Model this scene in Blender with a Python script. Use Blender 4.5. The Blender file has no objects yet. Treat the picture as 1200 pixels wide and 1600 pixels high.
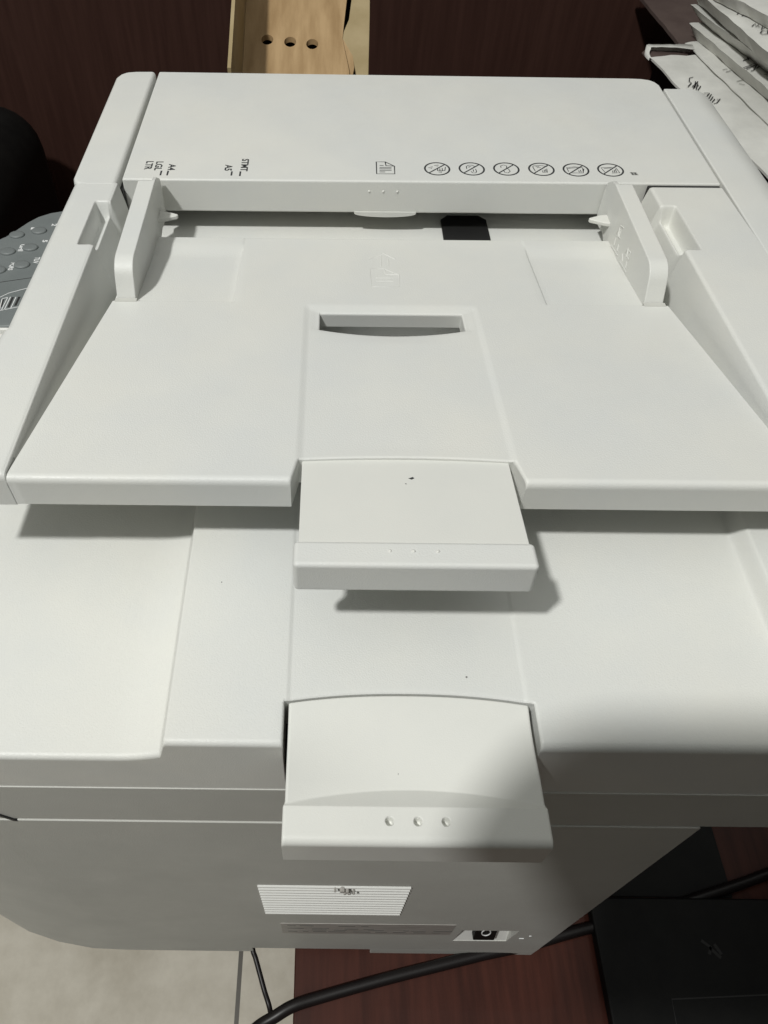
import bpy, bmesh, math, random
from mathutils import Vector, Matrix
random.seed(7)
S = 0.001                                   # everything below is written in millimetres
C = bpy.context.scene.collection
scn = bpy.context.scene

# ------------------------------------------------------------------ camera, light, exposure
pit, rol, yaw = math.radians(51.4561), math.radians(0.3186), math.radians(-0.3451)
F = Vector((math.sin(yaw)*math.cos(pit), math.cos(yaw)*math.cos(pit), -math.sin(pit)))
R0 = Vector((math.cos(yaw), -math.sin(yaw), 0)); U0 = R0.cross(F)
R = math.cos(rol)*R0 + math.sin(rol)*U0
U = -math.sin(rol)*R0 + math.cos(rol)*U0
CP = Vector((-26.3956, -354.9637, 186.7134))
cd = bpy.data.cameras.new('camera'); cam = bpy.data.objects.new('camera', cd); C.objects.link(cam)
m = Matrix(((R.x, U.x, -F.x, CP.x*S), (R.y, U.y, -F.y, CP.y*S), (R.z, U.z, -F.z, CP.z*S), (0, 0, 0, 1)))
cam.matrix_world = m
cd.sensor_fit = 'VERTICAL'; cd.sensor_height = 36; cd.lens = 36*1178.84/1600
cd.shift_x = 95.8/1600; cd.clip_start = 0.005; cd.clip_end = 50
scn.camera = cam

w = bpy.data.worlds.new('World'); scn.world = w; w.use_nodes = True
nt = w.node_tree; nt.nodes.clear()
wo = nt.nodes.new('ShaderNodeOutputWorld'); bg = nt.nodes.new('ShaderNodeBackground')
tc = nt.nodes.new('ShaderNodeTexCoord'); sx = nt.nodes.new('ShaderNodeSeparateXYZ'); rp = nt.nodes.new('ShaderNodeValToRGB')
mp = nt.nodes.new('ShaderNodeMapRange'); mp.inputs[1].default_value = -1; mp.inputs[2].default_value = 1
nt.links.new(tc.outputs['Generated'], sx.inputs[0]); nt.links.new(sx.outputs['Z'], mp.inputs[0])
nt.links.new(mp.outputs[0], rp.inputs[0]); nt.links.new(rp.outputs[0], bg.inputs[0]); nt.links.new(bg.outputs[0], wo.inputs[0])
e = rp.color_ramp.elements
e[0].position = 0.45; e[0].color = (0.006, 0.006, 0.0052, 1)
e[1].position = 0.96; e[1].color = (0.72, 0.73, 0.69, 1)
k = rp.color_ramp.elements.new(0.70); k.color = (0.028, 0.028, 0.025, 1)
k = rp.color_ramp.elements.new(0.84); k.color = (0.21, 0.213, 0.202, 1)
bg.inputs[1].default_value = 1.0

ld = bpy.data.lights.new('ceiling_lamp', 'AREA'); ld.shape = 'DISK'; ld.size = 0.13
ld.energy = 39.5; ld.color = (0.985, 0.985, 0.955)
lamp = bpy.data.objects.new('ceiling_lamp', ld); C.objects.link(lamp)
lamp.location = (-0.84, -0.88, 1.86)
lamp.rotation_euler = (Vector((0, -0.15, -0.1)) - Vector(lamp.location)).to_track_quat('-Z', 'Y').to_euler()

scn.view_settings.view_transform = 'Standard'; scn.view_settings.look = 'None'
scn.view_settings.exposure = -0.03; scn.view_settings.gamma = 1.0
scn.render.engine = 'CYCLES'

# ------------------------------------------------------------------ materials
def mat(name, col, rough=0.45, col2=None, nscale=30, bump=0.0, bscale=3000, spec=0.5, stretch=None, contrast=(0.35, 0.65), coat=0):
    M = bpy.data.materials.new(name); M.use_nodes = True; t = M.node_tree
    b = t.nodes['Principled BSDF']
    b.inputs['Base Color'].default_value = (*col, 1); b.inputs['Roughness'].default_value = rough
    b.inputs['Specular IOR Level'].default_value = spec; b.inputs['Coat Weight'].default_value = coat
    co = t.nodes.new('ShaderNodeTexCoord'); src = co.outputs['Object']
    if stretch:
        mg = t.nodes.new('ShaderNodeMapping'); mg.inputs['Scale'].default_value = stretch
        t.links.new(src, mg.inputs[0]); src2 = mg.outputs[0]
    else: src2 = src
    if col2:
        n = t.nodes.new('ShaderNodeTexNoise'); n.inputs['Scale'].default_value = nscale; n.inputs['Detail'].default_value = 6
        n.inputs['Roughness'].default_value = .6
        r = t.nodes.new('ShaderNodeValToRGB'); r.color_ramp.elements[0].position = contrast[0]; r.color_ramp.elements[1].position = contrast[1]
        r.color_ramp.elements[0].color = (*col, 1); r.color_ramp.elements[1].color = (*col2, 1)
        t.links.new(src2, n.inputs['Vector']); t.links.new(n.outputs[0], r.inputs[0]); t.links.new(r.outputs[0], b.inputs['Base Color'])
    if bump:
        n2 = t.nodes.new('ShaderNodeTexNoise'); n2.inputs['Scale'].default_value = bscale; n2.inputs['Detail'].default_value = 2
        bu = t.nodes.new('ShaderNodeBump'); bu.inputs['Strength'].default_value = bump; bu.inputs['Distance'].default_value = 0.0002
        t.links.new(src, n2.inputs['Vector']); t.links.new(n2.outputs[0], bu.inputs['Height']); t.links.new(bu.outputs[0], b.inputs['Normal'])
    if bump and len(name) and 'plastic' in name and col[0] > .4:
        n3 = t.nodes.new('ShaderNodeTexNoise'); n3.inputs['Scale'].default_value = 38; n3.inputs['Detail'].default_value = 7; n3.inputs['Roughness'].default_value = .7
        m3 = t.nodes.new('ShaderNodeMapRange'); m3.inputs[1].default_value = .3; m3.inputs[2].default_value = .7
        m3.inputs[3].default_value = rough-.09; m3.inputs[4].default_value = rough+.12
        t.links.new(src, n3.inputs['Vector']); t.links.new(n3.outputs[0], m3.inputs[0]); t.links.new(m3.outputs[0], b.inputs['Roughness'])
    return M
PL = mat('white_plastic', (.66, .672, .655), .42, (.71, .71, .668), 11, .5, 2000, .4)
PW = mat('warm_white_plastic', (.672, .678, .645), .4, (.71, .71, .668), 14, .2, 2500, .4)
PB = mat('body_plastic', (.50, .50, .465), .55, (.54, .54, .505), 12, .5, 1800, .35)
INK = mat('dark_print', (.035, .038, .04), .5)
INKF = mat('faint_print', (.16, .16, .15), .5)
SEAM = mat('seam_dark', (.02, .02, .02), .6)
BLK = mat('black_plastic', (.003, .003, .003), .6, (.006, .006, .0055), 60, spec=.25)
RUB = mat('pad_rubber', (.008, .008, .008), .6)
PAN = mat('panel_grey', (.150, .168, .168), .5, (.172, .190, .190), 40, .2)
KEYM = mat('key_grey', (.165, .182, .182), .45)
WHT = mat('white_print', (.75, .76, .76), .5)
WOOD = mat('dark_wood', (.038, .0115, .0075), .45, (.064, .0195, .0125), 9, .0, spec=.16, stretch=(14, 1.2, 14), coat=.05)
WOODV = mat('dark_wood_panel', (.046, .0205, .0155), .5, (.062, .029, .022), 9, 0, spec=.3, stretch=(16, 16, 1.0))
LWOOD = mat('light_wood', (.36, .235, .115), .5, (.50, .345, .185), 16, .2, 800, .3, stretch=(6, 1, 1))
LWOODS = mat('pale_wood_edge', (.36, .28, .15), .6, (.45, .36, .21), 25, .3, 900, .3)
PAPER = mat('worn_paper', (.62, .62, .585), .8, (.76, .76, .72), 22, .6, 250, .2)
PAPERD = mat('grey_paper', (.36, .35, .31), .8, (.50, .48, .44), 25, .6, 250, .2)
PEN = mat('pen_ink', (.02, .02, .022), .6)
LABELM = mat('rating_label_grey', (.34, .325, .30), .45, (.42, .40, .375), 60, 0, contrast=(.4, .6), stretch=(1, 1, 6))
CAB = mat('cable_black', (.010, .008, .008), .4, spec=.35)
BRN = mat('brown_card', (.085, .06, .055), .7, (.12, .09, .08), 20, .3, 300, .2)
METAL = mat('switch_white', (.78, .78, .75), .4)

# ------------------------------------------------------------------ helpers
def link(name, me, material, parent=None, smooth=True):
    o = bpy.data.objects.new(name, me); C.objects.link(o)
    if material: me.materials.append(material)
    if smooth:
        for p in me.polygons: p.use_smooth = True
    if parent: o.parent = parent
    return o
def fix(bm):
    bmesh.ops.recalc_face_normals(bm, faces=bm.faces)
def bev(o, width, seg=3, ang=30):
    md = o.modifiers.new('bevel', 'BEVEL'); md.width = width*S; md.segments = seg; md.limit_method = 'ANGLE'
    md.angle_limit = math.radians(ang); md.harden_normals = True; md.use_clamp_overlap = True
    return o
def frombm(name, bm, material, parent=None, smooth=True):
    fix(bm); me = bpy.data.meshes.new(name); bm.to_mesh(me); bm.free()
    return link(name, me, material, parent, smooth)
def add_prism(bm, poly, a, b, ax='z'):
    """poly 2D outline; extruded along ax from a to b. ax z: (x,y), x: (y,z), y: (x,z)"""
    def P(p, h):
        if ax == 'z': return (p[0]*S, p[1]*S, h*S)
        if ax == 'x': return (h*S, p[0]*S, p[1]*S)
        return (p[0]*S, h*S, p[1]*S)
    A = [bm.verts.new(P(p, a)) for p in poly]; B = [bm.verts.new(P(p, b)) for p in poly]
    n = len(poly)
    bm.faces.new(A); bm.faces.new(B[::-1])
    for i in range(n): bm.faces.new((A[i], B[i], B[(i+1) % n], A[(i+1) % n]))
def prism(name, poly, a, b, ax, material, parent=None, bw=0, seg=3, smooth=True):
    bm = bmesh.new(); add_prism(bm, poly, a, b, ax)
    o = frombm(name, bm, material, parent, smooth and bw > 0)
    if bw: bev(o, bw, seg)
    return o
def box(name, x0, x1, y0, y1, z0, z1, material, parent=None, bw=0, seg=3):
    return prism(name, [(x0, y0), (x1, y0), (x1, y1), (x0, y1)], z0, z1, 'z', material, parent, bw, seg)
def lin(a, b, n): return [a+(b-a)*i/n for i in range(n+1)]
def merge(*ls):
    s = sorted(set(round(x, 3) for l in ls for x in l)); out = [s[0]]
    for x in s[1:]:
        if x-out[-1] > 0.04: out.append(x)
    return out
def ss(x, a, b):
    t = max(0., min(1., (x-a)/(b-a))); return t*t*(3-2*t)
def rnd(d, r):
    """drop of an edge of radius r at distance d from it"""
    if d >= r: return 0.
    d = max(d, 0.); return r-math.sqrt(max(0., r*r-(r-d)**2))
def arc(r, n=6): return [r*(1-math.cos(math.pi/2*i/n)) for i in range(n+1)]
def grid(name, us, vs, f, material, parent=None, bottom=None, skip=None):
    me = bpy.data.meshes.new(name); V = []; Fc = []
    nu, nv = len(us), len(vs)
    for v in vs:
        for u in us: V.append(tuple(c*S for c in f(u, v)))
    cell = {}
    for j in range(nv-1):
        for i in range(nu-1):
            if skip and skip((us[i]+us[i+1])/2, (vs[j]+vs[j+1])/2): continue
            cell[(i, j)] = 1; Fc.append((j*nu+i, j*nu+i+1, (j+1)*nu+i+1, (j+1)*nu+i))
    if bottom:
        def drop(i, j):
            x, y, z = f(us[i], vs[j]); return (x, y, bottom(x, y, z))
        cache = {}
        def sv(i, j, low):
            k_ = (i, j, low)
            if k_ not in cache:
                p = drop(i, j) if low else f(us[i], vs[j]); V.append(tuple(c*S for c in p)); cache[k_] = len(V)-1
            return cache[k_]
        for (i, j) in list(cell):
            for (di, dj, a, b) in ((0, -1, (i, j), (i+1, j)), (1, 0, (i+1, j), (i+1, j+1)), (0, 1, (i+1, j+1), (i, j+1)), (-1, 0, (i, j+1), (i, j))):
                if (i+di, j+dj) not in cell:
                    Fc.append((sv(*b, 0), sv(*a, 0), sv(*a, 1), sv(*b, 1)))
            # underside
            Fc.append((sv(i, j, 2), sv(i, j+1, 2), sv(i+1, j+1, 2), sv(i+1, j, 2)))
    me.from_pydata(V, [], Fc); me.update()
    o = link(name, me, material, parent)
    return o
def ribbon(bm, pts, wd, z):
    """flat stroke in the XY plane, with a little thickness"""
    P = [Vector(p) for p in pts]
    n = len(P); L = []
    for i in range(n):
        closed = (P[0]-P[-1]).length < 1e-6
        a = P[i-1] if i > 0 else (P[-2] if closed else P[i]); b = P[i+1] if i < n-1 else (P[1] if closed else P[i])
        d = (b-a); d = d.normalized() if d.length > 1e-9 else Vector((1, 0)); nn = Vector((-d.y, d.x))*wd/2
        L.append((bm.verts.new(((P[i].x+nn.x)*S, (P[i].y+nn.y)*S, z*S)), bm.verts.new(((P[i].x-nn.x)*S, (P[i].y-nn.y)*S, z*S))))
    for i in range(n-1):
        bm.faces.new((L[i][0], L[i][1], L[i+1][1], L[i+1][0]))
def strokes(name, sts, wd, z, material, parent, th=.04):
    bm = bmesh.new()
    for s in sts: ribbon(bm, s, wd, z)
    for f_ in bm.faces:
        f_.normal_update()
        if f_.normal.z < 0: f_.normal_flip()
    me = bpy.data.meshes.new(name); bm.to_mesh(me); bm.free()
    return link(name, me, material, parent, False)
def tubes(name, paths, r, material, parent=None, res=6):
    """round tubes along 3D polylines (radius r)"""
    cu = bpy.data.curves.new(name, 'CURVE'); cu.dimensions = '3D'; cu.bevel_depth = r*S; cu.bevel_resolution = 2; cu.use_fill_caps = True
    for pts in paths:
        sp = cu.splines.new('POLY'); sp.points.add(len(pts)-1)
        for q, p in zip(sp.points, pts): q.co = (p[0]*S, p[1]*S, p[2]*S, 1)
    t = bpy.data.objects.new(name, cu); C.objects.link(t)
    dg = bpy.context.evaluated_depsgraph_get(); me = bpy.data.meshes.new_from_object(t.evaluated_get(dg))
    bpy.data.objects.remove(t); me.materials.clear()
    return link(name, me, material, parent)
def text(name, body, x, y, z, h, wd, rotz, material, parent, th=0, rot=None, bold=0.0):
    cu = bpy.data.curves.new(name, 'FONT'); cu.body = body; cu.size = 1; cu.extrude = 0; cu.offset = bold
    t = bpy.data.objects.new(name, cu); C.objects.link(t)
    dg = bpy.context.evaluated_depsgraph_get(); me = bpy.data.meshes.new_from_object(t.evaluated_get(dg))
    bpy.data.objects.remove(t); me.materials.clear()
    xs = [v.co.x for v in me.vertices]; ys = [v.co.y for v in me.vertices]
    x0, x1, y0, y1 = min(xs), max(xs), min(ys), max(ys)
    for v in me.vertices: v.co = Vector(((v.co.x-x0)/(x1-x0)*wd*S, (v.co.y-y0)/(y1-y0)*h*S, 0))
    o = link(name, me, material, parent, False)
    o.location = (x*S, y*S, z*S); o.rotation_euler = rot if rot else (0, 0, rotz)
    return o
def catmull(P, n=8):
    P = [Vector(p) for p in P]; Q = [P[0]*2-P[1]]+P+[P[-1]*2-P[-2]]; out = []
    for i in range(1, len(Q)-2):
        a, b, c, d = Q[i-1:i+3]
        for k_ in range(n):
            t = k_/n; out.append(.5*((2*b)+(c-a)*t+(2*a-5*b+4*c-d)*t*t+(3*b-a-3*c+d)*t**3))
    out.append(Q[-2]); return [tuple(p) for p in out]
def circ(cx, cy, r, n=28, a0=0, a1=2*math.pi): return [(cx+r*math.cos(a0+(a1-a0)*i/n), cy+r*math.sin(a0+(a1-a0)*i/n)) for i in range(n+1)]
def empty(name, loc, label, cat, group=None):
    o = bpy.data.objects.new(name, None); C.objects.link(o); o.empty_display_size = .05
    o.location = (loc[0]*S, loc[1]*S, loc[2]*S); o['label'] = label; o['category'] = cat
    if group: o['group'] = group
    return o
def adopt(root):
    """children are modelled in world millimetres: cancel the root's own position"""
    bpy.context.view_layer.update()
    for ch in [o for o in C.objects if o.parent == root]:
        ch.matrix_parent_inverse = Matrix.Translation(-Vector(root.location))
def tagged(o, label, cat, group=None):
    o['label'] = label; o['category'] = cat
    if group: o['group'] = group
    return o

# ------------------------------------------------------------------ setting
def tile_mat():
    M = bpy.data.materials.new('floor_tile'); M.use_nodes = True; t = M.node_tree; b = t.nodes['Principled BSDF']
    co = t.nodes.new('ShaderNodeTexCoord'); mpg = t.nodes.new('ShaderNodeMapping')
    br = t.nodes.new('ShaderNodeTexBrick'); br.offset = 0; br.inputs['Scale'].default_value = 1
    br.inputs['Brick Width'].default_value = .6; br.inputs['Row Height'].default_value = .6
    br.inputs['Mortar Size'].default_value = .0035; br.inputs['Mortar Smooth'].default_value = .1
    mpg.inputs['Location'].default_value = (.148, .35, 0)
    n = t.nodes.new('ShaderNodeTexNoise'); n.inputs['Scale'].default_value = 9; n.inputs['Detail'].default_value = 8; n.inputs['Roughness'].default_value = .65
    r = t.nodes.new('ShaderNodeValToRGB'); r.color_ramp.elements[0].position = .35; r.color_ramp.elements[1].position = .68
    r.color_ramp.elements[0].color = (.56, .51, .41, 1); r.color_ramp.elements[1].color = (.78, .73, .62, 1)
    mx = t.nodes.new('ShaderNodeMix'); mx.data_type = 'RGBA'
    t.links.new(co.outputs['Object'], mpg.inputs[0]); t.links.new(mpg.outputs[0], br.inputs['Vector'])
    t.links.new(co.outputs['Object'], n.inputs['Vector']); t.links.new(n.outputs[0], r.inputs[0])
    t.links.new(br.outputs['Fac'], mx.inputs['Factor']); t.links.new(r.outputs[0], mx.inputs['A'])
    mx.inputs['B'].default_value = (.13, .12, .10, 1)
    t.links.new(mx.outputs['Result'], b.inputs['Base Color']); b.inputs['Roughness'].default_value = .45
    return M
fl = prism('floor', [(-2600, -2200), (2600, -2200), (2600, 2600), (-2600, 2600)], -1160, -1130, 'z', tile_mat(), smooth=False)
fl['kind'] = 'structure'

# wooden desk: L shaped top the printer stands on
desk = empty('desk', (400, -100, -1130), 'dark red brown wooden desk whose top shows under the printer, below right', 'desk')
prism('desktop', [(-44, -900), (1100, -900), (1100, 645), (-900, 645), (-900, -205), (-44, -205)], -430, -395.8, 'z', WOOD, desk, bw=1.5)
box('side_panel', 1060, 1085, -880, 540, -1130, -430.5, WOOD, desk); box('side_panel', -880, -855, -190, 540, -1130, -430.5, WOOD, desk)
box('side_panel', -30, -5, -880, -230, -1130, -430.5, WOOD, desk)
adopt(desk)
pan = box('wood_panel', -1500, 1500, 648, 675, -1130, 900, WOODV)
tagged(pan, 'tall dark reddish brown wood panel standing behind the printer', 'wood panel')

# ------------------------------------------------------------------ printer
pr = empty('multifunction_printer', (-30, -80, -395), 'white multifunction printer with document feeder, seen from its side', 'printer')

TX = lambda y: -8.47-0.121*(y+84)           # plane of the slanted input tray
# ---- lower body
outl = [(-156, -270.3), (-180, -269.6), (-204, -266), (-226, -260), (-246, -251), (-264, -238), (-278, -220), (-286, -198), (-288, -170), (-288, 100), (115, 100), (115, -270.3)]
bm = bmesh.new(); add_prism(bm, outl, -381, -107.0, 'z'); tmp = frombm('tmp', bm, None, None, False)
bm = bmesh.new(); add_prism(bm, [(55.6, -346.3), (56.6, -312.6), (89.6, -312.2), (88.4, -345.6)], -280, -259, 'y'); cut = frombm('cut', bm, None, None, False)
md = tmp.modifiers.new('b', 'BOOLEAN'); md.object = cut; md.operation = 'DIFFERENCE'; md.solver = 'EXACT'
dg = bpy.context.evaluated_depsgraph_get(); bme = bpy.data.meshes.new_from_object(tmp.evaluated_get(dg))
bpy.data.objects.remove(tmp); bpy.data.objects.remove(cut)
bm = bmesh.new(); bm.from_mesh(bme)
add_prism(bm, outl[:10]+[(-71.5, 100), (-71.5, -270.3)], -395, -381, 'z')
add_prism(bm, [(6.5, -270.3), (115, -270.3), (115, 100), (6.5, 100)], -395.4, -381, 'z')
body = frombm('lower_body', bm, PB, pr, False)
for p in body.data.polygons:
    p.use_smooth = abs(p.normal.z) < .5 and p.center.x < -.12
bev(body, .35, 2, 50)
# ---- scanner housing between the two bright seams
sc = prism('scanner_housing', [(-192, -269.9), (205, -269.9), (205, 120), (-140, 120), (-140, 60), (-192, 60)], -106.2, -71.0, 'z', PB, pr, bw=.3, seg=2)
# lit ledge lines: each lower shell stands a little proud of the one above it
prism('corner_seam', [(-140.5, -107.5), (-142, -107.5), (-152.5, -92), (-151, -92)], -270.5, -269, 'y', SEAM, pr)
# ---- lid (output tray) surface
LZ = -32.2
def lidf(x, y):
    lo = 1-.76*ss(x, -77.2, -73.8)-.24*max(0, min(1, (x+92)/15.))**2                       # low bed on the left
    z = LZ-12.6*lo
    hi = ss(x, 119.3, 124.0); z += 6.0*hi           # raised strip by the hinge
    z -= 0.4*ss(x, -38.2, -36.5)*(1-ss(x, 35.6, 37.4))*(1-ss(y, -60, -50))
    r = 1.9 if x < 37 else 3.2
    z -= rnd(y+269.5, r)
    z -= 1.6*(1-ss(x, -38.6, -36.9))*0
    return (x, y, z)
gw = 1.0
def lid_us():
    return merge(lin(-186, -94, 22), lin(-93, -78, 20), lin(-77.8, -72.6, 20), lin(-71, -39, 10), lin(-38.6, -36, 10), lin(-35, 35, 28), lin(35.6, 37.2, 8), [38.0, 38.8, 39.6], lin(41, 118, 16), lin(119, 124.6, 14), lin(126, 203, 14))
def lid_vs():
    return merge([-269.5+a for a in arc(3.2, 8)], [-269.5+a for a in arc(1.9, 6)], [-266], lin(-264.6, -251, 12), lin(-250, -30, 40), [-20, 30, 120])
NOT0, NOT1 = -38.6, 38.8                            # notch in the lid around the lower extender
def arcy(x): return -252.2-2.6*min(1.2, (abs(x)/36.0)**2.2)
def lid_warp(x, y):
    X, Y_, Z_ = lidf(x, y)
    # the notch's rear edge bows: shift the rows near y=-254
    if -270 < y < -235 and abs(x) < 45:
        k_ = ss(y, -262, -254)*(1-ss(y, -254, -238))
        Y_ += (arcy(x)+254)*k_
    if NOT0-1 < x < NOT1+1:                          # rolled rim round the notch
        pass
    return (X, Y_, Z_)
lv = merge(lid_vs(), [-254.0, -254.5, -253.5])
lidskip = lambda x, y: (NOT0 < x < NOT1 and y < -254.0) or (x < -140 and y > -64)
def lid_full(x, y):
    X, Y_, Z_ = lid_warp(x, y)
    dx = min(abs(x-NOT0) if x <= NOT0 else 9, abs(x-NOT1) if x >= NOT1 else 9)
    if y < -254 and dx < 1.0: Z_ -= rnd(dx, 1.0)*.7
    if NOT0 <= x <= NOT1 and y >= -254.0 and y+254.0 < .9: Z_ -= rnd(y+254.0, .9)*.6
    return (X, Y_, Z_)
lus = merge(lid_us(), [NOT0, NOT1, NOT0-.3, NOT0-.6, NOT0-1, NOT1+.3, NOT1+.6, NOT1+1])
lid = grid('scanner_lid', lus, lv, lid_full, PL, pr, bottom=lambda x, y, z: -70.8 if x <= 300 else z, skip=lidskip)
# floor of the notch under the extender
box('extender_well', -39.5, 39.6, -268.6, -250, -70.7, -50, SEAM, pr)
# ---- lower extender
DOTS = ((-7.4, 35.6), (.5, 35.6), (8.3, 35.6))
def lowf(u, v):
    x = u*(1+0.014*ss(v, 30, 32))
    y = -255.2-v+(arcy(u)+254+.6)*(1-ss(v, 4, 26))+0.15
    lip, en = -33.0, 31.7
    zp = -33.1-4.0*ss(v, -4, 24)+3.6*min(1., (u/36.5)**2)*ss(v, 4, 25)
    z = lip if v >= en else max(zp, lip-(en-v)*.68)
    for dx_, dv_ in DOTS:
        q = math.hypot(u-dx_, (v-dv_))
        if q < 1.3: z -= 3.0*(1-ss(q, .9, 1.2))
    z -= rnd(42.0-v, 2.4) + rnd(min(abs(u+37.2), abs(37.2-u)), .8)+rnd(v, .5)
    return (x, y, z)
lowus = merge([-37.2+a for a in arc(.8, 4)], lin(-36.2, 36.2, 60), [37.2-a for a in arc(.8, 4)], *[lin(d_[0]-1.5, d_[0]+1.5, 12) for d_ in DOTS])
lowvs = merge(arc(.5, 3), lin(1, 24, 18), lin(24.5, 31.5, 30), [31.7, 31.9, 32.4], [33.3], lin(34.1, 37.1, 12), lin(38, 39, 1), [42.0-a for a in arc(2.4, 8)])
lowx = grid('lid_extender', lowus, lowvs, lowf, PW, pr, bottom=lambda x, y, z: -40.5 if y > -283 else -49.5)
def dimple(x, y, z, r, nrm='z', material=None, parent=None, name='finger_dot', hollow=True):
    """small ring dimple / bump"""
    bm = bmesh.new(); n = 16; prof = [(1.25, 0), (1.15, .10), (1.0, .16), (.85, .10), (.7, -.12), (.3, -.22)] if hollow else [(1.0, -.05), (.9, .35), (.6, .62), (.25, .75)]
    rings = []
    for (rr, hh) in prof:
        ring = []
        for i in range(n):
            a = 2*math.pi*i/n; p, q, h_ = rr*r*math.cos(a), rr*r*math.sin(a), hh*r
            if nrm == 'z': co = (x+p, y+q, z+h_)
            else: co = (x+p, y-h_, z+q)
            ring.append(bm.verts.new([c*S for c in co]))
        rings.append(ring)
    for a, b in zip(rings, rings[1:]):
        for i in range(n): bm.faces.new((a[i], a[(i+1) % n], b[(i+1) % n], b[i]))
    bm.faces.new(rings[-1])
    return frombm(name, bm, material, parent)
# ---- tray with the finger slot, recessed band and notch
HW = 128.6
YF = -198.0
def trayz(x, y):
    z = TX(y)
    ax = abs(x)
    side = ss(ax, 66.0, 67.4)*ss(y, -86.2, -85.4)
    z -= 1.3*side*(1-ss(y, -44, -30))
    z += .25*side*ss(y, -44, -31)
    z -= .6*ss(x, -36.8, -33.6)*(1-ss(x, 33.8, 37.0))*(1-ss(y, -92, -87.0))
    # soft hollow round the slot
    z -= .6*ss(x, -34, -30.5)*(1-ss(x, 30.5, 34))*ss(y, -108, -105)*(1-ss(y, -93.4, -90.5))*.6
    z -= rnd(y-YF, 2.6)*1.0 + rnd(-25.0-y, 1.0)
    return z
def slotbow(x): return -3.8*(1-(x/30.)**2) if abs(x) < 30 else 0
def edge(v): return 117.6 if v > -86 else 117.6+(-86-v)*.1
def trayf(u, v):
    x, y = u, v
    if abs(u) > 95: x = math.copysign(95+(abs(u)-95)*(edge(v)-95)/(HW-95), u)
    if abs(u) < 30: y += slotbow(u)*ss(v, -118, -106.2)*(1-ss(v, -106.2, -95))*(1 if v <= -106.2 else 1)
    if abs(u) < 36.8 and v < -180: y += 1.5*(1-(u/36.)**2)*ss(v, -186.8, -186.79)*0 + 1.4*(1-min(1, (u/36.)**2))*(ss(v, -192, -187.0)*(1-ss(v, -187.0, -180)))
    if 34 < abs(u) < 50 and v < -186.9: x += math.copysign((50-abs(u))/15.*2.3*((-186.9-v)/11.), u)
    z = trayz(x, v)
    # rolled rims of notch and slot
    if v <= -187.0 and 35.4 <= abs(u) < 36.6: z -= rnd(abs(u)-35.4, 1.2)*.8
    if abs(u) <= 35.4 and v >= -187.0: z -= rnd(v+187.0, .8)*.6
    if abs(u) <= 29.6 and v >= -93.5: z -= rnd(v+93.5, .9)
    if abs(u) <= 29.6 and v <= -106.2: z -= rnd(-106.2-v, .7)*.7
    if -106.2 <= v <= -93.5 and abs(u) >= 29.6: z -= rnd(abs(u)-29.6, .7)*.7
    return (x, y, z)
sym = lambda l: [-a for a in l]+list(l)
tus = merge(lin(-HW, HW, 70), sym([66+.2*i for i in range(8)]), sym([33.4+.3*i for i in range(14)]), sym([35.4+a for a in arc(1.2, 4)]), sym([29.6+a for a in arc(.7, 3)]), sym(lin(30.5, 34, 5)), lin(-29, 29, 30))
tvs = merge([YF+a for a in arc(2.6, 8)], lin(-195.2, -188.5, 8), [-187.0+a for a in arc(.8, 3)], lin(-186, -109, 42), [-106.2-a for a in arc(.7, 3)], lin(-106.2, -93.5, 9), [-93.5+a for a in arc(.9, 4)], lin(-92, -86.4, 9), lin(-86.2, -85.4, 4), lin(-84, -45, 18), lin(-44, -31, 13), lin(-30, -26.2, 4), [-25.0-a for a in arc(1.0, 4)])
tskip = lambda x, y: (abs(x) < 35.4 and y < -187.0) or (abs(x) < 29.6 and -106.2 < y < -93.5)
tray = grid('input_tray', tus, tvs, trayf, PL, pr, bottom=lambda x, y, z: TX(y)-7.6 if (abs(x) < 31 and -112 < y < -92) else TX(y)-13.4 if y > -170 else -7.6-(y+198)*.04, skip=tskip)
# embossed load arrow
def onT(pts): return [(x, y, TX(y)-.02) for x, y in pts]
tubes('load_arrow_emboss', [onT([(-7.5, -46.5), (-.6, -40.5), (4.6, -46)]), onT([(-1.9, -43), (-2.1, -53.4)]), onT([(1.4, -46), (1.2, -53.4)]),
      onT([(-7.3, -72), (-7.3, -55.6), (-1, -55.4), (5.4, -61), (5, -72), (-7.3, -72)]), onT([(-1, -55.4), (-.6, -60.9), (5.4, -61)]), onT([(-5, -64), (2.6, -64)]), onT([(-5, -67), (2.6, -67)])], .22, PL, tray)
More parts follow.
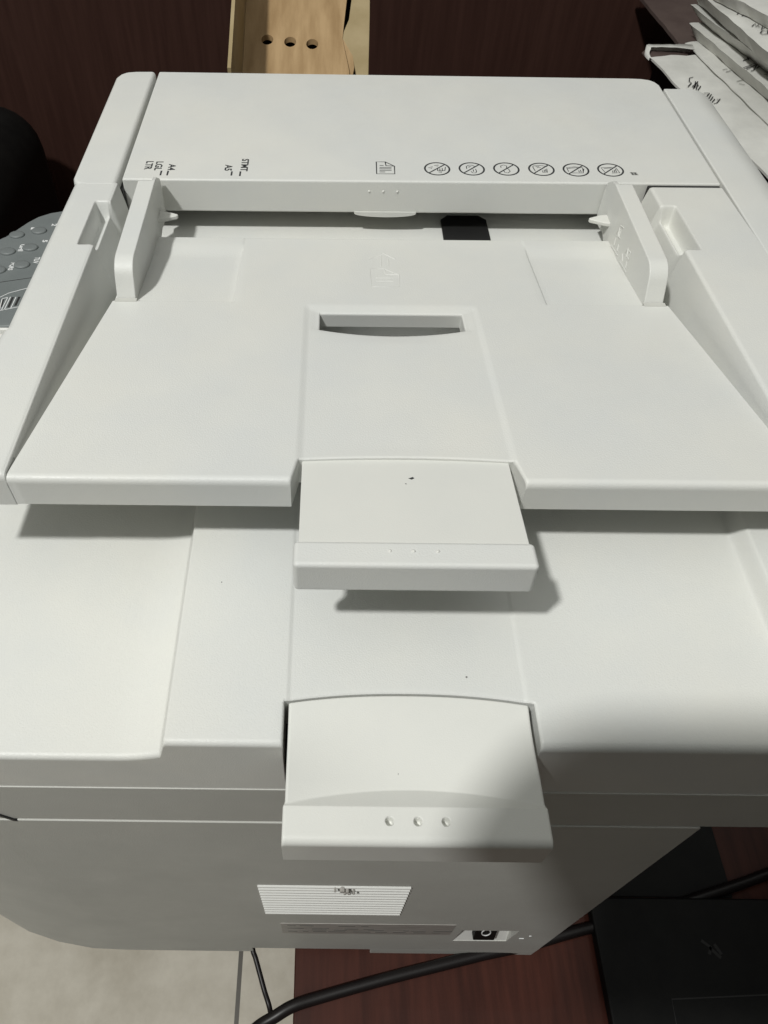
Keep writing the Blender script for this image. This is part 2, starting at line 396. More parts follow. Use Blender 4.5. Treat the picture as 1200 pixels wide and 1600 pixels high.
# ---- side walls
def wallz_top(y): return 0.0+(-y)*0.0335
def mkwall(sgn, xo, name):
    pk0, pk1 = -22.0, -59.0
    def f(u, v):
        d = u                                    # d = |x|
        top = wallz_top(v)
        z = top
        slope = top-(HW+.2-d)*1.04 if d < HW+.2 else 1e9
        s = HW+.2-d
        # rounded crest between wall top and inner slope
        flr = TX(v)-1.3*ss(v, -86.2, -85.4)
        gut = TX(v)-3.0-17*(HW-edge(v))/11.0
        if s > 0: z = max(top-s*4.6-.4*s*s, gut)
        z -= .35*math.exp(-(s/.8)**2)
        # pocket
        xi = 136.0
        inside = (1-ss(d, xi-1.2, xi))*ss(v, pk1-1.2, pk1+.6)*(1-ss(v, pk0-2.5, pk0+.5))
        pz = top-9.6
        crest = 2.6*math.exp(-((d-130.2)/1.7)**2)+3.5*ss(v, -50, pk1)**2
        z = z*(1-inside)+min(z, pz+crest-(max(0, 130.0-d)*3.5))*inside
        if xo-d < 5.5 and sgn < 0: z -= rnd(xo-d, 5.5)
        z -= rnd(-3.0-v, 1.2)*1.0
        z -= rnd(v+198.0, 2.6)
        return (sgn*d*(1+ (0.0004*(-v-100) if sgn < 0 and v < -120 and d > 140 else 0)), v, z)
    us = merge(lin(114, 126, 20), lin(126, 133, 32), lin(133, 137, 16), lin(137, xo-5.5, 5), [xo-a for a in arc(5.5, 8)])
    vs = merge([-3.0-a for a in arc(1.2, 5)], lin(-5, -19, 10), lin(-19, -25, 14), lin(-26, -56, 20), lin(-56.5, -61, 14), lin(-62, -195, 40), [-198+a for a in arc(2.6, 8)])
    o = grid(name, us, vs, f, PL, pr, skip=lambda d, v: d < edge(v)-2.5 or (v < -190 and d < HW), bottom=lambda x, y, z: (-30. if y > -60 else min(z-1.0, TX(y)-13.4, -7.6-(y+198)*.04)) )
    if sgn < 0: o.data.flip_normals()
    return o
mkwall(-1, 151.3, 'side_wall'); mkwall(1, 163.2, 'side_wall')
# ---- feeder base below the tray's rear, throat
box('feeder_base', -149.5, 163, -62, 118, -46, -30.4, PL, pr, bw=1)
box('feeder_throat', -127, 128, -24.5, 70, -30.3, -28.0, PL, pr)
box('throat_wall', -127, 128, 24, 28, -27.9, -16.8, BLK, pr)  # coloured black to cut light bounce and deepen the throat's shade
th = prism('separation_pad', [(32.3, -9.8), (56.2, -9.8), (56.2, 12), (52.5, 16), (36, 16), (32.3, 12)], -27.9, -26.6, 'z', RUB, pr, bw=.4)
# ---- feeder cover
cov = prism('feeder_cover', [(-127.4, 0), (164.3, 0), (164.3, 112), (162.8, 116.5), (160, 119.3), (155.5, 120.8), (148, 121.3), (-127.4, 125.2)], -16.7, 0, 'z', PL, pr, bw=1.0, seg=4)
# the cover's underside tongue in the middle
bm = bmesh.new(); pts = [(-13.5, -15.9)]+[(2+15.5*math.cos(math.pi+math.pi*i/16), -16.7+1.9*math.sin(math.pi+math.pi*i/16)) for i in range(17)]+[(17.5, -15.9)]
add_prism(bm, pts, -.5, 5, 'y'); frombm('lip_tongue', bm, PL, cov, False)
for x in (-6.5, .4, 7.3): dimple(x, -.02, -5.3, .62, 'y', PW, cov, hollow=False)
# size marks and icons printed on the cover
zt = .03
R90 = -math.pi/2
for (s, x, y, h_, w_) in (('LTR', -118.0, 17.6, 3.7, 8.4), ('LGL', -113.0, 17.4, 3.7, 8.8), ('A4', -106.3, 15.0, 3.7, 6.2), ('A5', -78.2, 14.8, 3.7, 6.0), ('STMT', -70.3, 20.8, 3.7, 12.4)):
    text('size_marking', s, x, y, zt, h_, w_, R90, INK, cov, bold=.03)
for q_ in ([(-109.1, 8.3), (-109.1, 3.7)], [(-105.8, 8.3), (-105.8, 3.7)], [(-74.3, 8.2), (-74.3, 4.1)], [(-70.1, 8.2), (-70.1, 3.7)]): strokes('size_tick', [q_], .85, zt, INK, cov)
strokes('page_symbol', [[(-2.7, 19.0), (1.8, 19.0), (6.2, 14.7), (6.0, 7.1), (-2.9, 7.0), (-2.7, 19.0)], [(1.8, 19.0), (2.0, 15.2), (6.1, 14.8)]], .62, zt, INK, cov)
strokes('page_symbol', [[(-1.2, 15.4), (.8, 15.4)], [(-1.3, 13.4), (4.7, 13.5)], [(-1.4, 12.0), (4.6, 12.1)], [(-1.4, 10.5), (4.6, 10.6)], [(-1.5, 8.9), (1.4, 8.9)]], .55, zt, INK, cov)
motif = [
 [[(-.7, .15), (-.35, .35), (-.45, .05), (-.7, .15)], [(-.2, .55), (.15, .62), (.1, .42), (-.2, .55)], [(.05, -.5), (.35, -.45), (.3, -.65), (.05, -.5)], [(.0, -.3), (.05, .0)], [(.2, -.35), (.22, .05)], [(.4, -.35), (.42, .1)], [(.6, -.3), (.7, .3)], [(.0, -.3), (.6, -.3)]],
 [[(-.4, .0), (-.4, .4), (-.2, .6), (.1, .6), (.25, .45), (.2, .2)], [(-.2, .2), (-.2, .35), (.0, .4)], [(-.1, -.4), (.0, -.65), (.25, -.65), (.35, -.4), (.3, 0)], [(.1, -.1), (.1, -.45)]],
 [[(-.4, .2), (-.4, .5), (-.15, .65), (.1, .5), (.05, .2), (.2, -.1), (.25, -.4), (.05, -.65), (-.2, -.55), (-.25, -.3)]],
 [[(-.55, -.3), (-.65, .4), (-.55, .55), (.1, .6), (.55, .45)], [(-.4, .4), (-.1, .5), (-.3, .25), (.0, .3)], [(.0, -.5), (.4, -.5), (.45, .1)], [(.2, -.4), (.2, -.1)], [(.32, -.4), (.32, 0)], [(.05, -.4), (.05, -.2)]],
 [[(-.65, -.3), (-.7, .35), (.0, .5), (.65, .35)], [(-.65, .2), (.0, .35), (.4, .3)], [(-.4, -.5), (.5, -.5), (.6, .3)], [(.5, -.4), (.68, .2)], [(.2, -.4), (.2, -.1)], [(.35, -.4), (.35, 0)]],
 [[(-.55, -.35), (-.7, .35), (.25, .42)], [(-.5, .25), (.1, .3)], [(.0, -.5), (.65, -.45), (.5, .35)], [(.1, -.4), (.15, -.1)], [(.25, -.4), (.3, .0)], [(.4, -.4), (.42, .15)]]]
for (cx, cy), mo in zip(((27.3, 12.5), (44.5, 12.7), (61.7, 12.9), (79.1, 12.9), (96.2, 12.6), (113.4, 12.8)), motif):
    r_ = 6.1
    strokes('prohibition_symbol', [circ(cx, cy, r_, 36)], .9, zt, INK, cov)
    o = strokes('prohibition_symbol', [[(cx-.72*r_, cy-.69*r_), (cx+.69*r_, cy+.72*r_)]], .7, zt+.03, INK, cov)
    strokes('prohibition_motif', [[(cx+a*r_, cy+b*r_) for a, b in s] for s in mo], .42, zt, INK, cov)
strokes('tiny_print', [[(122.4, 10.3), (125.6, 10.2)], [(122.6, 9.3), (125.8, 9.2)], [(122.8, 8.3), (126.0, 8.2)], [(123.2, 10.6), (123.5, 8)], [(124.8, 10.5), (125, 8)]], .6, zt, INKF, cov)
# strips left and right of the cover
prism('front_strip', [(-129.3, -6.6), (-144, -6.6), (-147.6, -5.6), (-150.2, -3), (-151.4, 1), (-151.4, 116), (-149.6, 121), (-146.2, 124.2), (-141, 125.3), (-129.3, 125.6)], -30.4, .3, 'z', PL, pr, bw=2.2, seg=5)
box('seam_gap', -129.6, -127.2, -2.6, 124, -30, -5, SEAM, pr)
prof = [(165.4, 0)]+[(179+ 0, 0)]+[(179+22*math.sin(a), -22+22*math.cos(a)) for a in [math.pi/2*i/12 for i in range(1, 13)]]+[(201, -60), (165.4, -60)]
bm = bmesh.new(); add_prism(bm, prof, -205, 107.5, 'y')
rs = frombm('rear_strip', bm, PL, pr); bev(rs, .7, 2, 40)
box('hinge_gap', 128.7, 163.4, -2.6, -.4, -20, -.9, SEAM, pr)
# ---- paper guides
def guide(sgn):
    xi, xo = 108.1*sgn, 116.2*sgn
    prof = [(-12.8, 6.2), (-72, 5.6)]+[(-72-9.5*math.sin(a), -3.9+9.5*math.cos(a)) for a in [math.radians(72)*i/8 for i in range(1, 9)]]+[(-85.9, TX(-86)-3.6), (-20, -19.2), (-13.6, -17.5), (-12.2, 0)]
    o = prism('paper_guide', prof, min(xi, xo), max(xi, xo), 'x', PL, pr, bw=.55, seg=3)
    # inward fin near the throat
    fp = [(xi+.4*sgn, -21.5), (xi-3*sgn, -20.6), (xi-6.5*sgn, -18.9), (xi-8.8*sgn, -18.0), (xi-9.2*sgn, -16.6), (xi-7*sgn, -15.6), (xi-3*sgn, -13.9), (xi+.4*sgn, -13.4)]
    prism('guide_fin', fp, -10.6, -8.6, 'z', PW, o, bw=.5, seg=3)
    prism('guide_blade', [(-13, 6.1), (-8, 5.2), (-2.2, 1.5), (-1.2, -3), (-1.2, -19), (-13, -18)], min(xi+.1*sgn, xi+2.0*sgn), max(xi+.1*sgn, xi+2.0*sgn), 'x', PL, o, bw=.3, seg=2)
    box('guide_foot', min(xi-.6*sgn, xo+.5*sgn), max(xi-.6*sgn, xo+.5*sgn), -86.9, -84.5, TX(-86)-1.5, TX(-86)+.25, PB, o)
    return o
gl = guide(-1); gr = guide(1)
E = lambda l: [(108.02, y, z) for y, z in l]
tubes('guide_emboss', [E(s) for s in ([(-31, -14.2), (-42.3, -12.6)], [(-46.6, -12.6), (-57.1, -11.6)], [(-33.3, -8.7), (-34.4, -12.1)], [(-38.9, -8.7), (-40.2, -11.4)], [(-46.9, -8.6), (-49, -11.2)], [(-53.7, -8), (-55, -10.6)],
   [(-32.5, -7), (-34, -3.5), (-35.5, -7)], [(-36.3, -3), (-36.3, -6.5), (-38.6, -6)], [(-34.5, -2), (-38.5, -.8)], [(-49, -7), (-50.5, -3.5), (-52, -7)], [(-52.8, -3.5), (-54.8, -3.2), (-53, -6.5), (-55, -6.4)])], .28, PW, gr)
# ---- upper extender
TE = lambda y: TX(y)-1.3-.35*max(0, min(1, (y+205)/20.))
up = prism('tray_extender', [(-182, TE(-182)), (-223.5, TE(-223.5)), (-223.5, TE(-223.5)-4), (-182, TE(-182)-4)], -34.3, 33.9, 'x', PW, pr, bw=.35)
lp = prism('extender_lip', [(-223.0, TE(-223)+.75), (-232.6, TE(-232.6)+.55), (-233.4, -3.9), (-229.5, -3.9), (-229, 3.5), (-223.0, 3.5)], -35.7, 35.3, 'x', PL, up, bw=1.5, seg=5)
for x in (-7.6, -.7, 6.4): dimple(x, -227.0, TE(-227)+.62, .62, 'z', PW, up, hollow=False)
bm = bmesh.new(); add_prism(bm, [(0.2, -194.8), (1.2, -195.3), (2.1, -194.7), (1.5, -194.2), (.9, -194.6)], TE(-195)+.0, TE(-195)+.1, 'z'); add_prism(bm, [(-1.1, -197.3), (-.7, -197.6), (-.6, -197.2)], TE(-197)+.0, TE(-197)+.1, 'z')
frombm('dirt_fleck', bm, INK, up, False)
# a few specks of dirt on the pale surfaces
for (x, y, z, r_, par) in ((18.8, -246.5, LZ-.38, .35, 0), (-62, -212, LZ, .25, 0), (-14, -271, -36.3, .14, 1), (-4, -276, -36.8, .14, 1), (14, -259, -35.9, .2, 1)):
    bm = bmesh.new(); add_prism(bm, circ(x, y, r_, 6)[:-1], z-.3, z+.05, 'z'); frombm('dirt_speck', bm, INKF, (lid, lowx)[par], False)
# ---- vent grill: sloping louvres that catch the light
YS = -270.3
bm = bmesh.new(); n = 12; zt0, zb0 = -205.0, -271.5; st = (zt0-zb0)/n
for i in range(n):
    z = zt0-i*st
    add_prism(bm, [(YS+.5, z), (YS-.1, z-.1), (YS-.85, z-st*.14), (YS-.85, z-st*.36), (YS+.5, z-st*.36)], -57+i*.03, 16.2-i*.03, 'x')
frombm('vent_grill', bm, METAL, pr, False)
bm = bmesh.new()
for (x, z, w_) in ((-16.5, -206.4, 1.4), (-14.2, -207.6, 1.0), (-13.2, -211, .9), (-20, -206, .6), (-11, -210.5, .6), (-15.2, -211.3, .7)):
    add_prism(bm, circ(x, z, w_, 7)[:-1], YS-2.5, YS-.2, 'y')
frombm('vent_dirt', bm, LABELM, pr, False)
# ---- rating label
lb = prism('rating_label', [(-49.6, -296.5), (50.6, -295.5), (50.6, -325.6), (-49.6, -326.3)], YS-.25, YS+.3, 'y', LABELM, pr)
bm = bmesh.new(); rr = random.Random(3)
for row, z in enumerate((-301, -309, -313, -318)):
    x = -46
    while x < 46:
        L = rr.uniform(3, 11); 
        if rr.random() < .72 and not (row < 2 and x > 5) : add_prism(bm, [(x, z), (x+L, z), (x+L, z-2.1), (x, z-2.1)], YS-.32, YS-.2, 'y')
        x += L+rr.uniform(1, 5)
frombm('label_print', bm, INKF, lb, False)
# ---- power switch recess (sloped scoop lit from above)
bm = bmesh.new()
q = [(58, YS-.3, -312.8), (90, YS-.3, -312.2), (87, YS-.5, -345.5), (54, YS-.5, -346.3)]
def quad(bm, pts):
    bm.faces.new([bm.verts.new([c*S for c in p]) for p in pts])
# white sloping shelf at the bottom of the recess
add_prism(bm, [(-258.9, -312), (-260.5, -314), (-269.9, -345.9), (-258.9, -346)], 55.9, 89.2, 'x')
sw = frombm('switch_recess', bm, METAL, pr, False)
rk = prism('rocker_switch', [(-259, -311), (-266.5, -312.5), (-271.5, -336.0), (-264, -338.0)], 66.2, 79.2, 'x', BLK, sw, bw=.6)
o_pts = []
for i in range(25):
    a = 2*math.pi*i/24; t_ = .52+.17*math.sin(a)
    o_pts.append((72.7+2.6*math.cos(a), -266.5-5.0*t_-.12, -312.5-23.5*t_+.1))
tubes('switch_mark', [o_pts], .35, WHT, sw)
box('switch_socket', 79.5, 82.8, -267.5, -262, -327, -315, PAN, sw, bw=.4)
tubes('power_mark', [[(94.3, YS-.05, -335), (97.2, YS-.05, -335)], [(98.8, YS-.05, -327), (100, YS-.05, -326.4)]], .35, WHT, pr)

# ---- control panel at the machine's front, with keypad
cp = bpy.data.objects.new('control_panel', None)
PZ = -60.0; tilt = math.radians(0)
outp = [(-176, -36.2), (-215, -38.5), (-300, -39), (-300, 40), (-230, 38.5), (-221, 42), (-216.5, 46.5), (-212.5, 53), (-207.5, 62), (-202.5, 68.5), (-196, 73), (-189.5, 75.3), (-176, 77.5)]
cp = prism('control_panel', outp, PZ-16, PZ, 'z', PAN, pr, bw=1.2, seg=3)
box('panel_trim', -300, -176, -40.6, -38.9, PZ-8, PZ+.6, METAL, cp, bw=.5)
box('front_housing', -292, -176, -200, -41, PZ-14, PZ-2, PL, pr, bw=2)
strokes('panel_groove', [[(-232, -6), (-206.9, 1.0), (-176, 9.5)]], .5, PZ+.03, SEAM, cp)
strokes('panel_line', [[(-176, -1.2), (-191, -4.4), (-199.5, -8.8), (-204, -13.5), (-212, -16)], [(-190, -20.5), (-200, -24.2), (-209, -25)], [(-201.6, -14), (-200.4, -24)], [(-199, -12.5), (-199.3, -23.5)], [(-197.6, -12.2), (-197.9, -23.6)], [(-194.6, -12.2), (-194.8, -22)], [(-201.6, -14), (-199, -12.5)]], .42, PZ+.04, WHT, cp)
strokes('panel_line', [[(-203.3, -14), (-203.3, -23)], [(-201, -14.4), (-200.4, -21)], [(-196.2, -12.4), (-196.3, -21.5)], [(-192.8, -12), (-193, -20)]], 1.3, PZ+.02, SEAM, cp)
keys = [(-209.8, 47.6, 'z'), (-197.8, 52.2, 'z'), (-210.5, 30.2, 'z'), (-198.6, 34.5, 'z'), (-211.0, 12.0, 'z'), (-199.0, 17.3, 'z')]
for n_, (x, y, _) in enumerate(keys):
    bm = bmesh.new(); n = 28; rings = []
    for (rr_, hh) in ((4.5, -.2), (4.5, .5), (4.2, .95), (3.4, 1.15), (1.5, 1.2)):
        rings.append([bm.verts.new(((x+rr_*math.cos(2*math.pi*i/n))*S, (y+rr_*.8*math.sin(2*math.pi*i/n))*S, (PZ+hh)*S)) for i in range(n)])
    for a, b in zip(rings, rings[1:]):
        for i in range(n): bm.faces.new((a[i], a[(i+1) % n], b[(i+1) % n], b[i]))
    bm.faces.new(rings[-1]); frombm('key', bm, KEYM, cp)
for (x, y, s, w_) in ((-203.5, 56.2, '1', 2.2), (-192.0, 60.4, '2', 2.4), (-205.2, 38.2, 'GHI', 7), (-193.4, 43.0, '5', 2.4), (-206.2, 19.6, 'PQRS', 7.2), (-193.6, 25.4, 'TUV', 6.2)):
    text('key_marking', s, x, y, PZ+.05, 3.0, w_, R90, WHT, cp, bold=.03)
adopt(pr)

# ------------------------------------------------------------------ wooden holder behind the printer
wh = empty('wooden_holder', (-50, 345, -395), 'pale wooden desk holder with three round holes behind the printer', 'desk organizer')
def hz(y): return -188+.4*y
def slab(name, poly, th, material, parent, holes=()):
    bm = bmesh.new()
    # triangulated top with holes through scanfill
    loops = [poly]+[circ(cx, cy, r_, 24)[:-1] for cx, cy, r_ in holes]
    edges = []
    for lp_ in loops:
        vs_ = [bm.verts.new((x*S, y*S, hz(y)*S)) for x, y in lp_]
        for i in range(len(vs_)): edges.append(bm.edges.new((vs_[i], vs_[(i+1) % len(vs_)])))
    bmesh.ops.triangle_fill(bm, use_beauty=True, use_dissolve=False, edges=edges)
    ret = bmesh.ops.extrude_face_region(bm, geom=list(bm.faces))
    for g in ret['geom']:
        if isinstance(g, bmesh.types.BMVert): g.co.z -= th*S
    return frombm(name, bm, material, parent, False)
slab('board', [(-103.5, 410), (-104, 285), (-10.8, 285), (-10.8, 301), (-16.5, 333), (-15.5, 346), (-9.5, 410)], 4, LWOOD, wh, [(-78.0, 331.5, 4.9), (-59.2, 329.5, 4.9), (-41.2, 327.5, 4.9)])
bev(slab('side_slat', [(-5.6, 285), (-5.6, 301.3), (-8.5, 316), (-16.4, 333), (-15.6, 340), (-11.3, 352.3), (-7.1, 391.3), (-6.6, 410), (5.6, 410), (6.3, 371.8), (6.2, 358.8), (4.2, 285)], 3, LWOODS, wh), .6, 2)
slab('side_slat', [(-10.2, 285), (-10.2, 301), (-16.3, 333), (-8, 316), (-7.0, 305)], 2.5, LWOOD, wh)
# left wall rises above the board and throws the slanting shadow
bm = bmesh.new(); add_prism(bm, [(225, -392), (410, -392), (410, hz(410)+58), (225, hz(225)+62)], -99.4, -96.8, 'x'); frombm('side_board', bm, LWOODS, wh, False)
bm = bmesh.new(); add_prism(bm, [(285, -392), (410, -392), (410, hz(410)-4), (285, hz(285)-4)], 1.0, 5.0, 'x'); frombm('side_board', bm, LWOODS, wh, False)
box('back_board', -103.5, .8, 406, 410, -392, -40, BLK, wh)
box('base_board', -103.5, .8, 286, 405, -394.5, -391, LWOOD, wh)
adopt(wh)

# ------------------------------------------------------------------ pile of worn envelopes
stand = box('storage_box', 292, 620, 60, 455, -395.5, -112.5, BLK, None, bw=2)
tagged(stand, 'black storage box carrying the pile of worn envelopes', 'box')
def sheet(name, poly, z, th, material, wob=1.0, seed=0, under=0):
    """thick crumpled envelope: poly is (left far, left near, right near, right far)"""
    rr = random.Random(seed); n1, n2 = 46, 24
    P = [Vector(p) for p in poly]; V = []; Fc = []
    ph = [rr.uniform(0, 6.28) for _ in range(8)]
    for lay in (0, 1):
        for j in range(n1+1):
            for i in range(n2+1):
                a, b = j/n1, (i/n2)**1.6
                p = (P[0]*(1-a)+P[1]*a)*(1-b)+(P[3]*(1-a)+P[2]*a)*b
                L = 235*a
                wv = wob*(.55*math.sin(L/19+ph[0]+b*9)+.4*math.sin(L/8.5+ph[1]-b*17)+.25*math.sin(L/4.1+ph[2]+b*31))
                ed = wob*(.7*math.sin(L/13+ph[3])+.45*math.sin(L/5.2+ph[4]))*(1-min(1, b*8))
                end = wob*(1.0*math.sin(b*60+ph[5])+.7*math.sin(b*140+ph[6]))*(1-min(1, a*12))
                zz = z+wv*.45-(0 if lay == 0 else th)
                if lay == 0: zz -= .8*(1-min(1, b*22))
                if lay == 1: p = p+Vector((under, -under*.3))*(1-b)
                V.append(((p.x+ed)*S, (p.y+end)*S, zz*S))
    W_ = n2+1; off = (n1+1)*W_
    for j in range(n1):
        for i in range(n2):
            a = j*W_+i; Fc.append((a, a+W_, a+W_+1, a+1)); Fc.append((off+a, off+a+1, off+a+W_+1, off+a+W_))
    for j in range(n1):
        a = j*W_; Fc.append((a, off+a, off+a+W_, a+W_)); a = j*W_+n2; Fc.append((a, a+W_, off+a+W_, off+a))
    for i in range(n2):
        Fc.append((i, i+1, off+i+1, off+i)); a = n1*W_+i; Fc.append((a, off+a, off+a+1, a+1))
    me = bpy.data.meshes.new(name); me.from_pydata(V, [], Fc); me.update()
    o = link(name, me, material, None)
    md = o.modifiers.new('es', 'EDGE_SPLIT'); md.split_angle = math.radians(50)
    return o
def pline(p, q, t): return (p[0]+(q[0]-p[0])*t, p[1]+(q[1]-p[1])*t)
GRP = 'worn envelopes piled behind the printer'
bf = sheet('card_folder', [(312.5, 630), (323, 400), (520, 400), (520, 630)], -106.6, 4, BRN, .3, 9)
tagged(bf, 'dull brown card folder sticking out beyond the far end of the envelope pile', 'folder')
e1 = sheet('envelope', [(274.5, 426), (319.5, 110), (520, 130), (520, 440)], -100, 2.6, PAPER, 1, 1)
tagged(e1, 'lowest worn white envelope with torn open end, nearest the printer, numbers scrawled on its edge', 'envelope', GRP)
# its torn open mouth
bm = bmesh.new()
mouth = [(273.5, 426), (271.5, 441), (277, 449), (302, 448), (315, 441), (314, 432), (296, 430), (284, 427)]
add_prism(bm, mouth, -103.5, -102.8, 'z')
frombm('envelope_mouth', bm, BRN, e1, False)
rim = catmull([(273.5, 423, -100.5), (272.4, 434, -99.5), (275.5, 445, -98), (277.5, 447, -97.6), (292, 446, -97), (306, 445.5, -96.8), (318, 444, -96.5)], 3)
inn = catmull([(275.5, 421, -101), (275.4, 432, -100.0), (278.0, 439, -98.6), (280, 441.5, -98), (293, 440, -97.4), (306, 437, -97), (318, 433, -97)], 3)
bm = bmesh.new(); rr = random.Random(5)
a_ = [bm.verts.new((p[0]*S, (p[1]+rr.uniform(-.5, .5))*S, (p[2]+rr.uniform(-.3, .3))*S)) for p in rim]; b_ = [bm.verts.new((p[0]*S, (p[1]+rr.uniform(-.7, .7))*S, p[2]*S)) for p in inn]
c_ = [bm.verts.new((p[0]*S, p[1]*S, -103*S)) for p in rim]
for q in range(len(rim)-1):
    bm.faces.new((a_[q], a_[q+1], b_[q+1], b_[q])); bm.faces.new((a_[q], c_[q], c_[q+1], a_[q+1]))
frombm('torn_flap', bm, PAPER, e1)
strokes('pen_mark', [[(300.4, 377.5), (296.9, 376.1), (294.2, 368.7), (295.2, 365.0), (289.9, 357.7)], [(293.6, 357.7), (302.1, 368.8), (293.5, 354.1)], [(300.0, 368.8), (294.9, 355.4)], [(300.6, 363.9), (295.4, 351.8)], [(296.2, 357.8), (300.5, 360.3)], [(301.7, 359.1), (296.6, 350.6)], [(300.0, 344.8), (304.1, 344.9)], [(305.1, 344.9), (298.7, 335.5)], [(306.0, 342.6), (300.5, 333.2)], [(306.0, 337.9), (300.1, 328.6)], [(306.1, 333.3), (301.4, 326.4)], [(307.3, 332.2), (310.7, 333.4), (306.0, 326.5), (305.1, 325.3), (302.2, 324.1)]], .9, -99.2, PEN, e1)
e2 = sheet('envelope', [(314, 453), (344, 198), (520, 200), (520, 460)], -97, 1.6, PAPER, .7, 2)
tagged(e2, 'thin pale envelope lying directly on the lowest torn envelope', 'envelope', GRP)
strokes('pen_mark', [[(328.5, 386.7), (333.2, 388.1)], [(330.0, 381.7), (335.1, 384.3)], [(333.0, 361.9), (339.0, 364.5)], [(333.5, 357.1), (337.8, 354.8)]], .8, -96.2, INKF, e2)
e3 = sheet('envelope', [(316.6, 462), (350, 250), (540, 250), (540, 470)], -84, 12.5, PAPER, .8, 3, 9)
tagged(e3, 'thick stuffed envelope in the middle of the pile, numbers beginning 77 on its edge', 'envelope', GRP)
strokes('pen_mark', [[(344.6, 387.2), (347.0, 383.4), (344.7, 378.2), (336.3, 371.7)], [(342.5, 379.4), (341.4, 373.1)], [(341.0, 363.1), (331.3, 356.7)], [(343.4, 366.8), (344.6, 363.1), (333.0, 354.3)], [(345.2, 363.1), (338.8, 352.0), (335.8, 350.7)], [(348.3, 362.0), (342.6, 355.7)], [(344.4, 343.7), (347.6, 341.4)], [(348.9, 353.4), (352.3, 355.9)]], .95, -83.2, PEN, e3)
e3b = sheet('envelope', [(314, 470), (355, 262), (540, 262), (540, 480)], -71, 12.5, PAPER, .6, 4, 12)
tagged(e3b, 'greyish thick envelope between the 77 envelope and the 78 envelope', 'envelope', GRP)
e4 = sheet('envelope', [(309.8, 470), (333, 260), (540, 260), (540, 475)], -56, 14, PAPER, .7, 5, 11)
tagged(e4, 'thick envelope marked 78 and 890 near the top of the pile', 'envelope', GRP)
strokes('pen_mark', [[(327.1, 403.7), (332.6, 408.0)], [(333.2, 406.6), (326.9, 395.4)], [(333.4, 401.0), (336.0, 399.7), (329.6, 391.3), (333.7, 390.1)], [(330.5, 368.7), (335.7, 375.4), (333.5, 367.5), (337.8, 372.8)], [(335.0, 367.5), (339.5, 368.9), (335.7, 361.0), (340.5, 366.3)], [(335.8, 358.5), (340.2, 359.9), (338.0, 352.2), (333.1, 350.8), (332.5, 354.6), (335.8, 358.5)]], .95, -55.2, PEN, e4)
e5 = sheet('envelope', [(309.5, 430), (360, 300), (540, 300), (540, 440)], -44, 11, PAPER, .7, 6, 8)
tagged(e5, 'topmost plain envelope at the corner of the pile', 'envelope', GRP)

# ------------------------------------------------------------------ cables and the black case on the desk
c1 = tubes('power_cable', [catmull([(420, -150, -391), (352, -196, -391), (290.3, -218.7, -391), (240.4, -233.7, -391), (192.7, -246.3, -391), (146.7, -256.5, -391), (115, -264.5, -391), (84.1, -270.5, -391), (57.9, -276.3, -391), (15.1, -285.9, -391), (-26.7, -296.3, -391), (-44, -301.3, -390.5), (-56, -307.3, -392), (-67.2, -312.8, -397), (-80, -322, -412), (-96, -338, -450), (-104, -350, -520), (-106, -356, -1126)], 8)], 3.8, CAB)
tagged(c1, 'thick black cable running across the desk under the printer', 'cable')
c2 = tubes('thin_cable', [catmull([(-70, -210, -440), (-73.3, -255, -398), (-72.5, -268.5, -395), (-69.8, -275.3, -396), (-63.7, -291.6, -398), (-58.9, -303.9, -400), (-58, -318, -420), (-57, -330, -600), (-57, -335, -1127)], 8)], 1.7, CAB)
tagged(c2, 'thin black cable hanging down in front of the floor tiles, left of the desk', 'cable')
bc = empty('black_case', (250, -300, -395.5), 'flat black plastic case lying in the shade on the desk, bottom right', 'case')
box('case_shell', 158, 420, -430, -236, -395.5, -386, BLK, bc, bw=1.5)
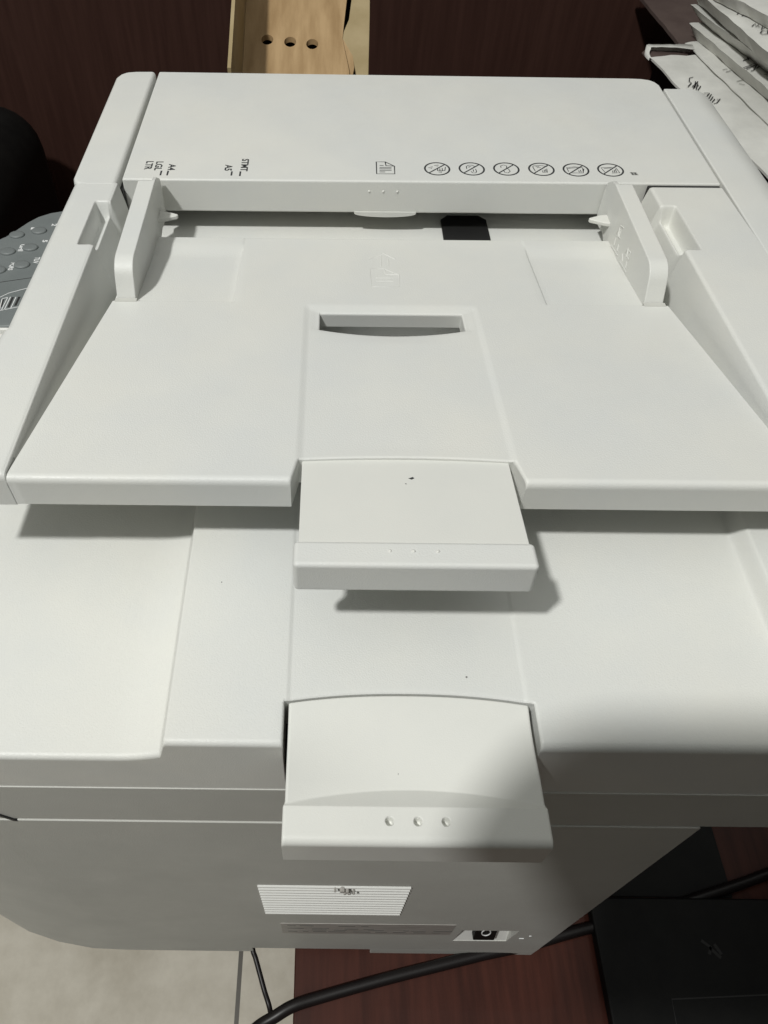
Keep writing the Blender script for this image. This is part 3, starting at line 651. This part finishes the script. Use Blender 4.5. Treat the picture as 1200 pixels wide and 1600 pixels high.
LINEM = mat('case_line', (.018, .018, .0175), .65)
strokes('case_line', [[(330, -289), (199, -295.5), (197, -330)], [(330, -305), (222, -312), (220, -345)]], .8, -385.9, LINEM, bc)
strokes('case_smudge', [[(228, -262), (233, -266), (231, -270)], [(236, -264), (239, -270)], [(232, -266), (238, -272)]], 2.0, -385.9, LINEM, bc)
adopt(bc)

# ------------------------------------------------------------------ unseen slab just behind the lens, added to cast the lower-right shadow
tb = bpy.data.objects.new('shadow_blocker', None)
bm = bmesh.new()
vs_ = []
B = CP-F*9
crn = [(-66+40*(1-math.sin(t_)), 28-40*(1-math.cos(t_))) for t_ in [math.pi/2*(1-i/8) for i in range(9)]]+[(140, 28), (140, -100), (-66, -100)]
A_ = [bm.verts.new((B+R*a+U*b)*S) for a, b in crn]; D_ = [bm.verts.new((B-F*8+R*a+U*b)*S) for a, b in crn]
bm.faces.new(A_); bm.faces.new(D_[::-1])
for i in range(len(crn)): bm.faces.new((A_[i], D_[i], D_[(i+1) % len(crn)], A_[(i+1) % len(crn)]))
t = frombm('shadow_blocker', bm, BLK, None)
tagged(t, 'black slab added behind the lens, out of view, to cast the soft shadow at lower right', 'shadow_blocker'); bev(t, 3, 3)

sblk = empty('side_blocker', (560, -430, -395.8), 'black box added on the desk out of view at right to block light from the lower right', 'light_blocker')  # unseen box added to hold back overhead light from the desk at lower right
box('blocker_shell', 345, 800, -760, -190, -395.8, 40, BLK, sblk, bw=2)
for z in (-380, -240, -100): box('blocker_slab', 340, 344.6, -750, -200, z, z+125, BLK, sblk, bw=1.5)
adopt(sblk)

dm = box('shade_sheet', 119, 262, -234, -20, -395.7, -394.7, BLK, None, bw=.4)  # black sheet laid over the wood to paint in its deep shade
tagged(dm, 'thin black sheet added over the desk right of the printer to deepen its shade', 'shade sheet')

bb = box('shade_block', -900, -372, 250, 600, -395.7, -205, BLK, None, bw=55, seg=6)  # made-up black block standing in for a dark gradient
tagged(bb, 'black rounded block added at the far left to paint in the darkness behind the keypad', 'stand_in')
